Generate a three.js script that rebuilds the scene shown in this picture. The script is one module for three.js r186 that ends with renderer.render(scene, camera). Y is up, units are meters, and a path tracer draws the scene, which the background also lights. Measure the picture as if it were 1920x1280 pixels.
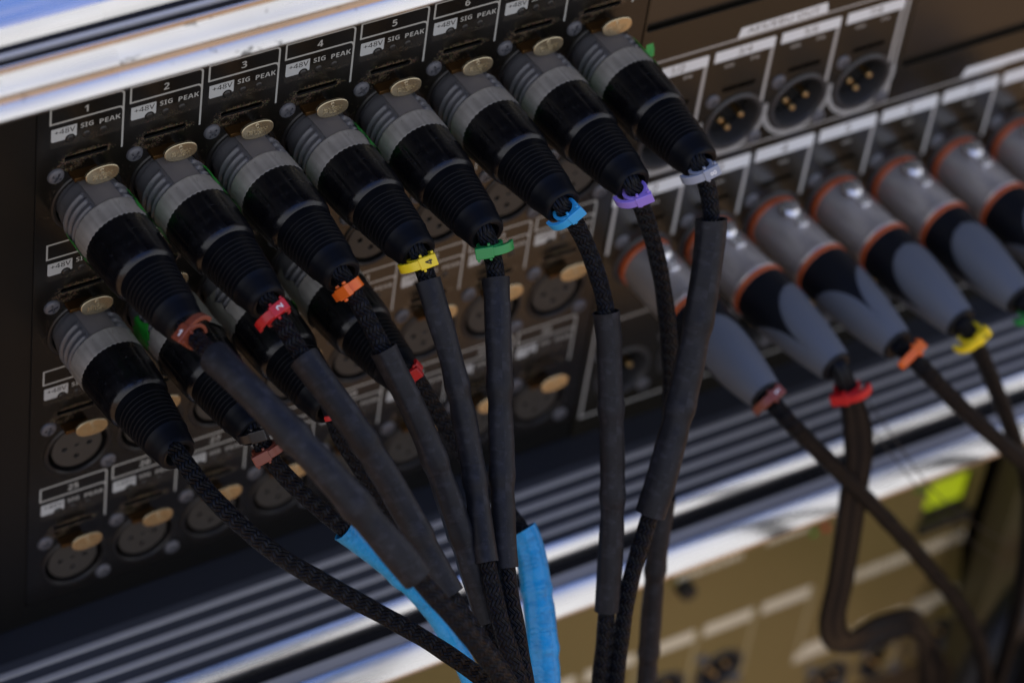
import * as THREE from 'three';
import { mergeGeometries, toCreasedNormals } from 'three/addons/utils/BufferGeometryUtils.js';
import { RoundedBoxGeometry } from 'three/addons/geometries/RoundedBoxGeometry.js';
import { TextGeometry } from 'three/addons/geometries/TextGeometry.js';
import { Brush, Evaluator, SUBTRACTION } from 'three-bvh-csg';
import { FontLoader } from 'three/addons/loaders/FontLoader.js';

// ---------------------------------------------------------------- camera, sky, sun, exposure
// shapes below are written in millimetres and scaled to metres when a mesh is made
const MM = 0.001;
const scene = new THREE.Scene();
const camera = new THREE.PerspectiveCamera(11.481, 1.5, 0.05, 60);
{
  const eye = new THREE.Vector3(-357.19, 719.68, 736.54), aim = new THREE.Vector3(192.82, -164.79, 0);
  const f = aim.clone().sub(eye).normalize(), r = f.clone().cross(new THREE.Vector3(0, 1, 0)).normalize(), u = r.clone().cross(f);
  const roll = 0.16;
  camera.up.copy(r.clone().multiplyScalar(-Math.sin(roll)).add(u.clone().multiplyScalar(Math.cos(roll))));
  camera.position.copy(eye).multiplyScalar(MM);
  camera.lookAt(aim.multiplyScalar(MM));
  camera.focus = 1.112;
  camera.userData.fStop = 7.0;
}
const SUN = new THREE.Vector3(0.12, 0.44, -0.89).normalize();
{
  const W = 512, H = 256, d = new Float32Array(W * H * 4);
  const sm = (a, b, x) => { const t = Math.min(1, Math.max(0, (x - a) / (b - a))); return t * t * (3 - 2 * t); };
  for (let j = 0; j < H; j++) for (let i = 0; i < W; i++) {
    const el = ((j + 0.5) / H - 0.5) * Math.PI, az = ((i + 0.5) / W - 0.5) * 2 * Math.PI;
    const y = Math.sin(el), x = Math.cos(el) * Math.cos(az), z = Math.cos(el) * Math.sin(az);
    const up = Math.max(0, y), t = sm(0.5, 0.97, up);
    const c = [0.445 + (0.03 - 0.445) * t, 0.45 + (0.1 - 0.45) * t, 0.48 + (0.37 - 0.48) * t];
    const cs = x * SUN.x + y * SUN.y + z * SUN.z, glow = Math.pow(Math.max(0, cs), 6) * 1.1 + Math.pow(Math.max(0, cs), 40) * 2.5;
    // soft high cloud
    const n = Math.sin(az * 3 + Math.sin(el * 7) * 1.3) * Math.sin(el * 9 + Math.sin(az * 2) * 1.1) + 0.5 * Math.sin(az * 7 + el * 13);
    const cl = sm(0.1, 1.2, n) * sm(0.05, 0.3, up) * 0.45;
    const k = (j * W + i) * 4, below = y < 0 ? 0.5 : 1;
    d[k] = (c[0] * (1 - cl) + 0.42 * cl + glow * 0.3) * below;
    d[k + 1] = (c[1] * (1 - cl) + 0.42 * cl + glow * 0.25) * below;
    d[k + 2] = (c[2] * (1 - cl) + 0.45 * cl + glow * 0.18) * below;
    d[k + 3] = 1;
  }
  const sky = new THREE.DataTexture(d, W, H, THREE.RGBAFormat, THREE.FloatType);
  sky.mapping = THREE.EquirectangularReflectionMapping;
  sky.magFilter = sky.minFilter = THREE.LinearFilter;
  sky.needsUpdate = true;
  scene.background = sky; scene.environment = sky;
  scene.backgroundIntensity = 1; scene.environmentIntensity = 1;
}
const sun = new THREE.DirectionalLight(0xffdfb6, 4.6);
sun.position.copy(SUN).multiplyScalar(4);
sun.castShadow = true; sun.shadow.mapSize.set(2048, 2048); sun.shadow.radius = 2;
Object.assign(sun.shadow.camera, { left: -1.5, right: 1.5, top: 1.5, bottom: -1.5, near: 0.1, far: 10 });
scene.add(sun);
const EXPOSURE = 2.35;

// ---------------------------------------------------------------- helpers
let seed = 7;
const rnd = () => { seed = (seed * 1664525 + 1013904223) >>> 0; return seed / 4294967296; };
const V = (x, y, z) => new THREE.Vector3(x, y, z);
const hash = (x, y) => { const s = Math.sin(x * 127.1 + y * 311.7) * 43758.5453; return s - Math.floor(s); };
const vnoise = (x, y) => {
  const i = Math.floor(x), j = Math.floor(y), f = x - i, g = y - j, u = f * f * (3 - 2 * f), v = g * g * (3 - 2 * g);
  return (hash(i, j) * (1 - u) + hash(i + 1, j) * u) * (1 - v) + (hash(i, j + 1) * (1 - u) + hash(i + 1, j + 1) * u) * v;
};
const fbm = (x, y) => 0.5 * vnoise(x, y) + 0.27 * vnoise(x * 2.1 + 5, y * 2.1) + 0.15 * vnoise(x * 4.3, y * 4.3 + 9) + 0.08 * vnoise(x * 8.7, y * 8.7);
const scaled = new WeakSet();
const used = new Map();
const numbered = n => { const k = used.get(n) || 0; used.set(n, k + 1); return k ? `${n}_${String(k).padStart(3, '0')}` : n; };
function mesh(name, g, m, parent = scene, at = null) {
  if (!scaled.has(g)) { g.scale(MM, MM, MM); scaled.add(g); }
  const o = new THREE.Mesh(g, m);
  o.name = parent === scene ? numbered(name) : name; o.castShadow = o.receiveShadow = true;
  if (at) o.position.set(at[0] * MM, at[1] * MM, at[2] * MM);
  parent.add(o); return o;
}
function group(name, parent, at = [0, 0, 0]) {
  const o = new THREE.Group(); o.name = parent === scene ? numbered(name) : name; o.position.set(at[0] * MM, at[1] * MM, at[2] * MM); parent.add(o); return o;
}
function thing(name, label, category, at, grp) {
  const o = group(name, scene, at); o.userData = { label, category }; if (grp) o.userData.group = grp; return o;
}
const merge = l => mergeGeometries(l.map(g => { const h = g.index ? g.toNonIndexed() : g; for (const k of Object.keys(h.attributes)) if (!['position', 'normal', 'uv'].includes(k)) h.deleteAttribute(k); return h; }));
// a solid of revolution about z; profile = [radius, z] from the panel outwards
function lathe(profile, seg = 48, crease = 0.5) {
  const g = new THREE.LatheGeometry(profile.map(p => new THREE.Vector2(p[0], p[1])), seg); g.rotateX(Math.PI / 2); g.scale(1, 1, 1);
  // the profile runs outwards along +z after the turn
  return toCreasedNormals(g, crease);
}
const disc = (r, z0, z1, seg = 32, bev = 0.15) => lathe([[0.001, z1], [r - bev, z1], [r, z1 - bev], [r, z0], [0.001, z0]].reverse(), seg);
const box = (x0, x1, y0, y1, z0, z1, r = 0) => {
  const w = x1 - x0, h = y1 - y0, d = z1 - z0;
  const g = r ? new RoundedBoxGeometry(w, h, d, 2, r) : new THREE.BoxGeometry(w, h, d);
  g.translate((x0 + x1) / 2, (y0 + y1) / 2, (z0 + z1) / 2); return g;
};
// profile [z, y] drawn out along x
function extrudeX(pts, x0, x1, crease = 0.6) {
  const s = new THREE.Shape(pts.map(p => new THREE.Vector2(-p[0], p[1])));
  let g = new THREE.ExtrudeGeometry(s, { depth: x1 - x0, bevelEnabled: false, steps: 1 });
  g.rotateY(Math.PI / 2); g.translate(x0, 0, 0);
  g = toCreasedNormals(g, crease);
  const p = g.attributes.position, u = g.attributes.uv;
  for (let i = 0; i < p.count; i++) u.setXY(i, p.getX(i), p.getY(i) * 1.3 + p.getZ(i));
  return g;
}
function roundRect(cx, cy, w, h, r, ang = 0) {
  const p = new THREE.Path(), c = Math.cos(ang), s = Math.sin(ang), pts = [];
  for (const [sx, sy, a0] of [[1, 1, 0], [-1, 1, 90], [-1, -1, 180], [1, -1, 270]])
    for (let k = 0; k <= 5; k++) { const a = (a0 + k * 18) * Math.PI / 180; pts.push([sx * (w / 2 - r) + Math.cos(a) * r, sy * (h / 2 - r) + Math.sin(a) * r]); }
  return pts.map(([x, y]) => new THREE.Vector2(cx + c * x - s * y, cy + s * x + c * y));
}
const shapeOf = (pts, holes = []) => { const s = new THREE.Shape(pts); s.holes = holes.map(h => new THREE.Path(h)); return s; };
const circlePts = (cx, cy, r, n = 40) => Array.from({ length: n }, (_, i) => new THREE.Vector2(cx + r * Math.cos(i / n * 2 * Math.PI), cy + r * Math.sin(i / n * 2 * Math.PI)));
const slab = (shape, z0, z1) => { const g = new THREE.ExtrudeGeometry(shape, { depth: z1 - z0, bevelEnabled: false }); g.translate(0, 0, z0); return g; };
// a skin over a path: radius(u, angle, s) -> [side, up] offset or number
const curveOf = pts => new THREE.CatmullRomCurve3(pts.map(p => V(...p)), false, 'centripetal');
function sweep(curve, o) {
  const { n = 120, m = 20, r, u0 = 0, u1 = 1, uvl = 1, sides = null, caps = false, inner = 0 } = o;
  const L = curve.getLength(), fr = [];
  let N = null;
  for (let i = 0; i <= n; i++) {
    const u = u0 + (u1 - u0) * i / n, p = curve.getPointAt(u), t = curve.getTangentAt(u).normalize();
    if (sides) N = sides(u).clone(); else if (!N) N = Math.abs(t.y) < 0.9 ? V(0, 1, 0) : V(0, 0, 1);
    N = N.addScaledVector(t, -N.dot(t)).normalize();
    fr.push([u, p, t, N.clone(), t.clone().cross(N)]);
  }
  const strip = (rows, flip) => {
    const P = [], U = [], I = [];
    rows.forEach(([k, off]) => {
      const [u, p, , a, b] = fr[k], s = u * L;
      for (let j = 0; j <= m; j++) {
        const th = (j % m) / m * 2 * Math.PI; let q = r(u, th, s); if (!Array.isArray(q)) q = [q * Math.cos(th), q * Math.sin(th)];
        const l = Math.hypot(q[0], q[1]) || 1, f = (l - off) / l;
        P.push(p.x + (a.x * q[0] + b.x * q[1]) * f, p.y + (a.y * q[0] + b.y * q[1]) * f, p.z + (a.z * q[0] + b.z * q[1]) * f);
        U.push(j / m, s / uvl);
      }
    });
    const w = m + 1;
    for (let i = 0; i < rows.length - 1; i++) for (let j = 0; j < m; j++) {
      const A = i * w + j, B = A + 1, C = A + w, D = C + 1;
      if (flip) I.push(A, C, B, B, C, D); else I.push(A, B, C, B, D, C);
    }
    const g = new THREE.BufferGeometry();
    g.setAttribute('position', new THREE.Float32BufferAttribute(P, 3)); g.setAttribute('uv', new THREE.Float32BufferAttribute(U, 2)); g.setIndex(I);
    g.computeVertexNormals();
    const nn = g.attributes.normal;
    for (let i = 0; i < rows.length; i++) {
      const a = i * w, b = a + m, v = V(nn.getX(a) + nn.getX(b), nn.getY(a) + nn.getY(b), nn.getZ(a) + nn.getZ(b)).normalize();
      nn.setXYZ(a, v.x, v.y, v.z); nn.setXYZ(b, v.x, v.y, v.z);
    }
    return g;
  };
  const all = Array.from({ length: n + 1 }, (_, i) => i), out = [strip(all.map(i => [i, 0]))];
  if (inner) { out.push(strip(all.map(i => [n - i, inner]))); out.push(strip([[n, 0], [n, inner]])); out.push(strip([[0, inner], [0, 0]])); }
  if (caps) { out.push(strip([[n, 0], [n, 99]].map(([k]) => [k, 0]).slice(0, 0).concat([[n, 0], [n, caps]]))); out.push(strip([[0, caps], [0, 0]])); }
  return out.length > 1 ? merge(out) : out[0];
}

// ---------------------------------------------------------------- textures and materials
function canvasTex(w, h, draw, srgb = true) {
  const c = document.createElement('canvas'); c.width = w; c.height = h; draw(c.getContext('2d'), w, h);
  const t = new THREE.CanvasTexture(c); if (srgb) t.colorSpace = THREE.SRGBColorSpace; t.wrapS = t.wrapT = THREE.RepeatWrapping; t.magFilter = THREE.LinearFilter; return t;
}
function dataTex(w, h, f, srgb = false) {
  const d = new Uint8Array(w * h * 4);
  for (let j = 0; j < h; j++) for (let i = 0; i < w; i++) { const v = f(i / w, j / h), k = (j * w + i) * 4; for (let c = 0; c < 3; c++) d[k + c] = Math.max(0, Math.min(255, (Array.isArray(v) ? v[c] : v) * 255)); d[k + 3] = 255; }
  const t = new THREE.DataTexture(d, w, h); if (srgb) t.colorSpace = THREE.SRGBColorSpace; t.wrapS = t.wrapT = THREE.RepeatWrapping; t.magFilter = THREE.LinearFilter; t.needsUpdate = true; return t;
}
const lin = (r, g, b) => new THREE.Color().setRGB(r, g, b);
const std = (c, rough, metal = 0, more = {}) => new THREE.MeshStandardMaterial({ color: Array.isArray(c) ? lin(...c) : c, roughness: rough, metalness: metal, ...more });
const phys = (c, rough, metal = 0, more = {}) => new THREE.MeshPhysicalMaterial({ color: Array.isArray(c) ? lin(...c) : c, roughness: rough, metalness: metal, ...more });

// braid: strands crossing two over, two under, round the whole cord
const BK = 12, BQ = 8;
const braidH = (a, l) => {
  const p = a * BK + l * BQ, q = a * BK - l * BQ, i = Math.floor(p), j = Math.floor(q), over = (((i - j) % 4) + 4) % 4 < 2;
  const f = over ? p - i : q - j, along = over ? (q - j + (((i - j) % 2) + 2) % 2) / 2 : (p - i + (((i - j) % 2) + 2) % 2) / 2;
  const round = Math.sin(Math.PI * f), arch = 0.55 + 0.45 * Math.sin(Math.PI * Math.min(1, Math.max(0, along)));
  return { h: Math.pow(round, 0.6) * arch * (0.86 + 0.14 * Math.cos(f * 6 * Math.PI)), over, i, j };
};
const braidBump = dataTex(512, 512, (a, l) => braidH(a, l).h);
const braidCol = dataTex(512, 512, (a, l) => { const b = braidH(a, l), k = 0.1 + 0.95 * b.h * b.h, t = hash(b.over ? b.i % BK : 40 + (b.j % BK + BK) % BK, 3) * 0.35 + 0.8; return [0.12 * k * t, 0.145 * k * t, 0.2 * k * t]; }, true);
const grain = dataTex(256, 256, (x, y) => 0.5 * hash(Math.floor(x * 256), Math.floor(y * 256)) + 0.5 * vnoise(x * 64, y * 64));
const wrinkle = dataTex(512, 512, (x, y) => {
  const c = Math.abs(vnoise(x * 6 + y * 5, y * 22 - x * 3) - 0.5) * 2, d = Math.abs(vnoise(x * 13 + 3, y * 40 + x * 9) - 0.5) * 2;
  return 0.6 * fbm(x * 5, y * 8) + 0.28 * Math.pow(c, 0.5) + 0.12 * Math.pow(d, 0.6);
});
const sleeveCol = dataTex(256, 256, (x, y) => { const k = 0.85 + 0.5 * fbm(x * 5, y * 8), s = (fbm(x * 11 + 4, y * 19) > 0.62 ? 1.25 : 1) * (hash(Math.floor(x * 256), Math.floor(y * 256)) > 0.994 ? 1.5 : 1); return [0.118 * k * s, 0.12 * k * s, 0.132 * k * s]; }, true);
const metalDirt = dataTex(512, 512, (x, y) => { const k = 0.86 + 0.16 * fbm(x * 3, y * 20), d = fbm(x * 26, y * 38), s = 1 - 0.45 * Math.min(1, Math.max(0, (d - 0.765) * 14)); return [0.93 * k * s, 0.92 * k * s, 0.9 * k * s]; }, true);
metalDirt.repeat.set(1 / 160, 1 / 60);
const metalRough = dataTex(512, 512, (x, y) => 0.16 + 0.2 * fbm(x * 4, y * 70));
metalRough.repeat.set(1 / 160, 1 / 60);

const scuff = dataTex(512, 256, (x, y) => { const d = Math.max(0, fbm(x * 70, y * 14) - 0.7) * 1.1 + (hash(Math.floor(x * 512), Math.floor(y * 256)) > 0.9985 ? 0.14 : 0); return [0.04 + d, 0.042 + d, 0.055 + d]; }, true);
const scuffRough = dataTex(256, 128, (x, y) => 0.17 + 0.3 * fbm(x * 12, y * 9));
const ringMap = dataTex(512, 128, (x, y) => { const k = 0.72 + 0.34 * fbm(x * 9, y * 5) + 0.1 * (vnoise(x * 90, 2) - 0.5) - (hash(Math.floor(x * 512), Math.floor(y * 32)) > 0.997 ? 0.25 : 0); return [0.93 * k, 0.925 * k, 0.91 * k]; }, true);
const strapBump = dataTex(256, 64, (x, y) => 0.5 + 0.4 * Math.sin(x * 2 * Math.PI * 22) + 0.15 * hash(Math.floor(x * 256), Math.floor(y * 64)));
const blueMottle = dataTex(256, 256, (x, y) => { const k = 0.78 + 0.42 * fbm(x * 7, y * 12), w = fbm(x * 14 + 3, y * 20 + 7) > 0.66 ? 1.12 : 1; return [k * w, Math.min(1, k * w), Math.min(1, k * w)]; }, true);
const M = {
  braid: phys([1, 1, 1], 0.32, 0, { specularIntensity: 0.32, map: braidCol, bumpMap: braidBump, bumpScale: 0.0009 }),
  braidDark: phys([0.42, 0.46, 0.54], 0.36, 0, { specularIntensity: 0.24, map: braidCol, bumpMap: braidBump, bumpScale: 0.0009 }),
  strap: phys([0.0035, 0.0042, 0.006], 0.4, 0, { specularIntensity: 0.3, bumpMap: strapBump, bumpScale: 0.0005 }),
  sleeve: phys([0.8, 0.8, 0.82], 0.46, 0, { specularIntensity: 0.34, map: sleeveCol, bumpMap: wrinkle, bumpScale: 0.00016 }),
  blueSleeve: std([0.008, 0.29, 0.62], 0.32, 0, { map: blueMottle, bumpMap: wrinkle, bumpScale: 0.0006 }),
  shell: std([0.13, 0.13, 0.138], 0.32, 0, { bumpMap: grain, bumpScale: 0.00002 }),
  windowPlate: std([0.16, 0.148, 0.146], 0.5),
  ring: phys([0.46, 0.44, 0.415], 0.42, 0, { map: ringMap, bumpMap: grain, bumpScale: 0.00003, clearcoat: 0.3, clearcoatRoughness: 0.35 }),
  collar: phys([1, 1, 1], 1, 0, { map: scuff, roughnessMap: scuffRough }),
  boot: phys([0.0035, 0.0042, 0.0062], 0.42, 0, { specularIntensity: 0.3 }),
  bore: std([0.004, 0.004, 0.004], 0.9),
  jackRing: std([0.012, 0.011, 0.011], 0.4),
  insert: std([0.045, 0.041, 0.036], 0.55),
  nickel: std([0.62, 0.56, 0.47], 0.34, 1, {}),
  gold: std([0.75, 0.5, 0.2], 0.3, 1),
  screw: std([0.13, 0.135, 0.155], 0.5, 0.35),
  brass: std([0.16, 0.085, 0.03], 0.5, 1),
  lamp: std([0.018, 0.017, 0.016], 0.35),
  alu: std([1, 1, 1], 1, 1, { map: metalDirt, roughnessMap: metalRough }),
  laminate: phys([0.006, 0.006, 0.008], 0.55, 0, { specularIntensity: 0.3 }),
  floorEdge: std([0.02, 0.023, 0.032], 0.45),
  floor: std([0.055, 0.06, 0.075], 0.42),
  ribTop: std([0.44, 0.44, 0.46], 0.4, 0.1),
  black: std([0.01, 0.01, 0.01], 0.6),
  chassis: phys([0.004, 0.0037, 0.003], 0.4, 0, { ior: 1.45 }),
  plateDark: phys([0.007, 0.006, 0.004], 0.3, 0, { ior: 1.8 }),
  satin: std([0.5, 0.47, 0.45], 0.3, 0.6),
  button: std([0.8, 0.8, 0.82], 0.22, 1),
  orange: std([0.48, 0.09, 0.02], 0.45),
  greyBoot: std([0.105, 0.118, 0.143], 0.5, 0, { bumpMap: grain, bumpScale: 0.00005 }),
  blackBoot: phys([0.006, 0.007, 0.01], 0.45, 0, { specularIntensity: 0.4 }),
  greenTape: std([0.02, 0.3, 0.03], 0.4),
  paper: std([0.22, 0.215, 0.18], 0.85),
  white: std([0.75, 0.75, 0.75], 0.6),
  ink: std([0.01, 0.01, 0.01], 0.6),
};
const plastic = (r, g, b) => phys([r, g, b], 0.38, 0, { clearcoat: 0.15 });
const TAG = {
  brown: plastic(0.2, 0.045, 0.022), red: plastic(0.5, 0.008, 0.012), orange: plastic(0.75, 0.13, 0.008), yellow: plastic(0.8, 0.6, 0.01), green: plastic(0.012, 0.24, 0.05),
  blue: plastic(0.03, 0.34, 0.7), violet: plastic(0.3, 0.2, 0.68), grey: plastic(0.28, 0.31, 0.38), black: plastic(0.01, 0.01, 0.012),
};
const font = await new FontLoader().loadAsync('fonts/droid/droid_sans_bold.typeface.json');

// ---------------------------------------------------------------- ground
{
  const t = dataTex(256, 256, (x, y) => { const k = 0.7 + 0.5 * fbm(x * 8, y * 8) + 0.15 * hash(Math.floor(x * 256), Math.floor(y * 256)); return [0.49 * k, 0.41 * k, 0.315 * k]; }, true);
  t.repeat.set(8, 8);
  const g = new THREE.PlaneGeometry(30000, 30000); g.rotateX(-Math.PI / 2);
  const o = mesh('ground', g, std([1, 1, 1], 0.9, 0, { map: t }), scene, [0, -900, 0]);
  o.userData = { kind: 'structure', label: 'warm sandy ground under the rack, outside the frame' };
}

// ---------------------------------------------------------------- flight cases (setting that holds the two units)
const X0 = -70, X1 = 540;
{
  const c = thing('flight_case', 'upper black flight case with bright worn aluminium edges round the stage box', 'flight case', [0, 0, 0]);
  // top edge: profile runs bottom lip, groove, bevel, lip
  const top = group('top_edge', c, [0, 2.6, 0]);
  mesh('edge_rail', extrudeX([[44, 55.4], [46.6, 56.2], [47, 57.4], [44.6, 60.6], [44, 61], [43.6, 62.4], [44.4, 64.4], [45, 65], [44, 66.3], [41, 69.2], [40.7, 69.7], [40.5, 71.4], [40.1, 71.7], [39.8, 71.3], [39.8, 66], [36, 66], [36, 55.4]], X0, X1), M.alu, top);
  mesh('laminate_strip', box(X0, X1, 66.02, 71.1, 20, 39.75), M.laminate, top);
  mesh('trim_strip', extrudeX([[36.7, 71.11], [36.6, 72.3], [36.2, 72.5], [35.6, 72.5], [35.6, 71.11]], X0, X1), M.ribTop, top);
  mesh('laminate_strip', box(X0, X1, 71.11, 72.45, 20, 35.59), M.laminate, top);
  mesh('edge_rail', extrudeX([[32.4, 72.46], [31.4, 74.6], [29.6, 76.8], [28.6, 77.0], [28.2, 77.2], [17, 81.2], [16.2, 82.6], [10, 82.8], [10, 72.46]], X0, X1), M.alu, top);
  mesh('lid', box(X0, X1, 56, 72, -420, 19.9), M.laminate, top);
  mesh('lid', box(X0, X1, 72, 80, -420, 9.9), M.laminate, top);
  mesh('side_wall', box(X0, X0 + 12, -232, 58.5, -420, 44), M.laminate, c);
  mesh('side_wall', box(X1 - 12, X1, -232, 58.5, -420, 44), M.laminate, c);
  mesh('back_wall', box(X0 + 12, X1 - 12, -232, 58.5, -420, -408), M.laminate, c);
  mesh('floor_board', box(X0, X1, -240, -233.2, -420, 44.5), M.floor, c);
  mesh('gap_strip', box(X0, X1, -233.19, -232.95, -22, 12.6), M.floorEdge, c);
  for (let k = 0; k < 4; k++) mesh('floor_rib', extrudeX([[16.6 + k * 7.2, -233.19], [16.8 + k * 7.2, -232.5], [19 + k * 7.2, -232.4], [19.2 + k * 7.2, -233.19]], X0, X1), M.ribTop, c);
  mesh('edge_rail', extrudeX([[45, -232.4], [45.8, -231.7], [47, -232.2], [49.6, -234.6], [50.2, -235.9], [50, -239.9], [45, -239.9]], X0, X1), M.alu, c);
}
{
  const c = thing('flight_case', 'lower black flight case with aluminium top edge around the olive unit', 'flight case', [0, 0, 0]);
  mesh('laminate_strip', box(X0, X1, -246, -240.1, -420, 56.5), M.laminate, c);
  mesh('trim_strip', extrudeX([[55.6, -240.09], [56, -238], [61, -238], [61.4, -240.09]], X0, X1), M.ribTop, c);
  mesh('edge_rail', extrudeX([[62, -237.4], [62.8, -236.5], [64, -236.9], [67, -239.6], [70.2, -243.2], [70.6, -244.4], [70.2, -245.8], [57, -245.8], [57, -240.2], [62, -240.2]], X0, X1), M.alu, c);
  mesh('side_wall', box(X0, X0 + 12, -900, -250, -420, 56), M.laminate, c);
  mesh('side_wall', box(X1 - 12, X1, -900, -250, -420, 56), M.laminate, c);
  mesh('back_wall', box(X0 + 12, X1 - 12, -900, -246, -420, -408), M.laminate, c);
  mesh('drawer_front', box(X0 + 12, X1 - 12, -895, -486, -12, 0), M.chassis, c);
}

// ---------------------------------------------------------------- stage box
const PX = 28, PY = 58.51;
const printText = (g, s, x, y, h, align = 'center', weight = 'bold', w = 0) => {
  const q = h * 1.38 / 100; g.save(); g.translate(x, y); g.scale(q, -q); g.font = `${weight} 100px sans-serif`; g.textAlign = align; g.textBaseline = 'alphabetic';
  if (w) { const k = w / q / g.measureText(s).width; g.scale(k, 1); }
  g.fillText(s, 0, 0); g.restore();
};
const dust = (g, x, y, rx, ry, n, a = 0.5) => {
  for (let k = 0; k < n; k++) { const t = rnd() * 6.283, q = 0.75 + 0.5 * (rnd() + rnd() - 1); g.fillStyle = `rgba(${78 + rnd() * 40},${68 + rnd() * 34},${54 + rnd() * 26},${0.8 * a * rnd()})`; g.fillRect(x + Math.cos(t) * rx * q, y + Math.sin(t) * ry * q, 0.2 + rnd() * 0.4, 0.2 + rnd() * 0.3); }
};
const INK = 'rgb(176,179,176)';
const inputTex = canvasTex(2048, 2048, (g, W) => {
  g.fillStyle = 'rgb(18,16,13)'; g.fillRect(0, 0, W, W);
  g.setTransform(W / 240, 0, 0, -W / 240, 6 * W / 240, W * 18 / 240);   // millimetres on the panel, y up
  for (let k = 0; k < 5000; k++) { g.fillStyle = `rgba(${110 + rnd() * 50},${98 + rnd() * 40},${78 + rnd() * 30},${0.25 * rnd() * rnd()})`; g.fillRect(-6 + rnd() * 240, -222 + rnd() * 240, 0.12 + rnd() * 0.25, 0.12 + rnd() * 0.2); }
  for (let r = 0; r < 4; r++) for (let c = 0; c < 8; c++) {
    g.save(); g.translate(c * PX, -r * PY);
    g.fillStyle = 'rgba(58,54,48,0.5)'; g.beginPath(); g.roundRect(-0.6, -2.6, 25, 5.2, 1); g.fill();
    g.strokeStyle = INK; g.lineWidth = 0.72; g.lineJoin = 'miter';
    g.beginPath(); g.moveTo(-0.55, 7.7); g.lineTo(-0.55, 14); g.lineTo(23.4, 14); g.quadraticCurveTo(25, 14, 25, 12.4); g.lineTo(25, -10); g.stroke();
    g.beginPath(); g.moveTo(-0.9, 7.65); g.lineTo(23.2, 7.65); g.quadraticCurveTo(24.9, 7.6, 25, 5.4); g.stroke();
    g.fillStyle = INK; printText(g, String(r * 8 + c + 1), 12.1, 9.3, 2.95, 'center', 'bold');
    g.fillStyle = 'rgb(186,192,194)'; g.beginPath(); g.moveTo(-0.25, 5.5); g.lineTo(8.75, 5.5); g.lineTo(8.75, 0.6); g.lineTo(6.6, 0); g.lineTo(0.7, 0); g.quadraticCurveTo(-0.25, 0, -0.25, 0.9); g.fill();
    g.fillStyle = 'rgb(17,16,14)'; g.beginPath(); g.arc(6.45, 0.05, 1.75, 0, 7); g.fill();
    printText(g, '+48V', 0.75, 2.75, 1.95, 'left', 'normal', 7.4);
    g.fillStyle = INK; printText(g, 'SIG', 9.9, 3.0, 2.0, 'left', 'bold', 4.9); printText(g, 'PEAK', 16.4, 2.7, 2.0, 'left', 'bold', 7.7);
    dust(g, 12.5, -8.6, 9, 2.1, 900, 0.9); dust(g, 13.2, -28.4, 13.9, 13.7, 1500, 0.7); dust(g, 12.5, -8.6, 7.5, 1.5, 500, 0.8); dust(g, 6, -11.5, 5, 2.4, 500, 0.7); dust(g, 12.5, -2, 9, 1.5, 160, 0.5);
    g.restore();
  }
});
inputTex.repeat.set(1 / 240, 1 / 240); inputTex.offset.set(6 / 240, 222 / 240);
inputTex.wrapS = inputTex.wrapT = THREE.ClampToEdgeWrapping;
const CW = 29.35, MX = 277.2, MY = -83.6, OX = 276.7, OY = -142.5;          // male and output rows
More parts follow.
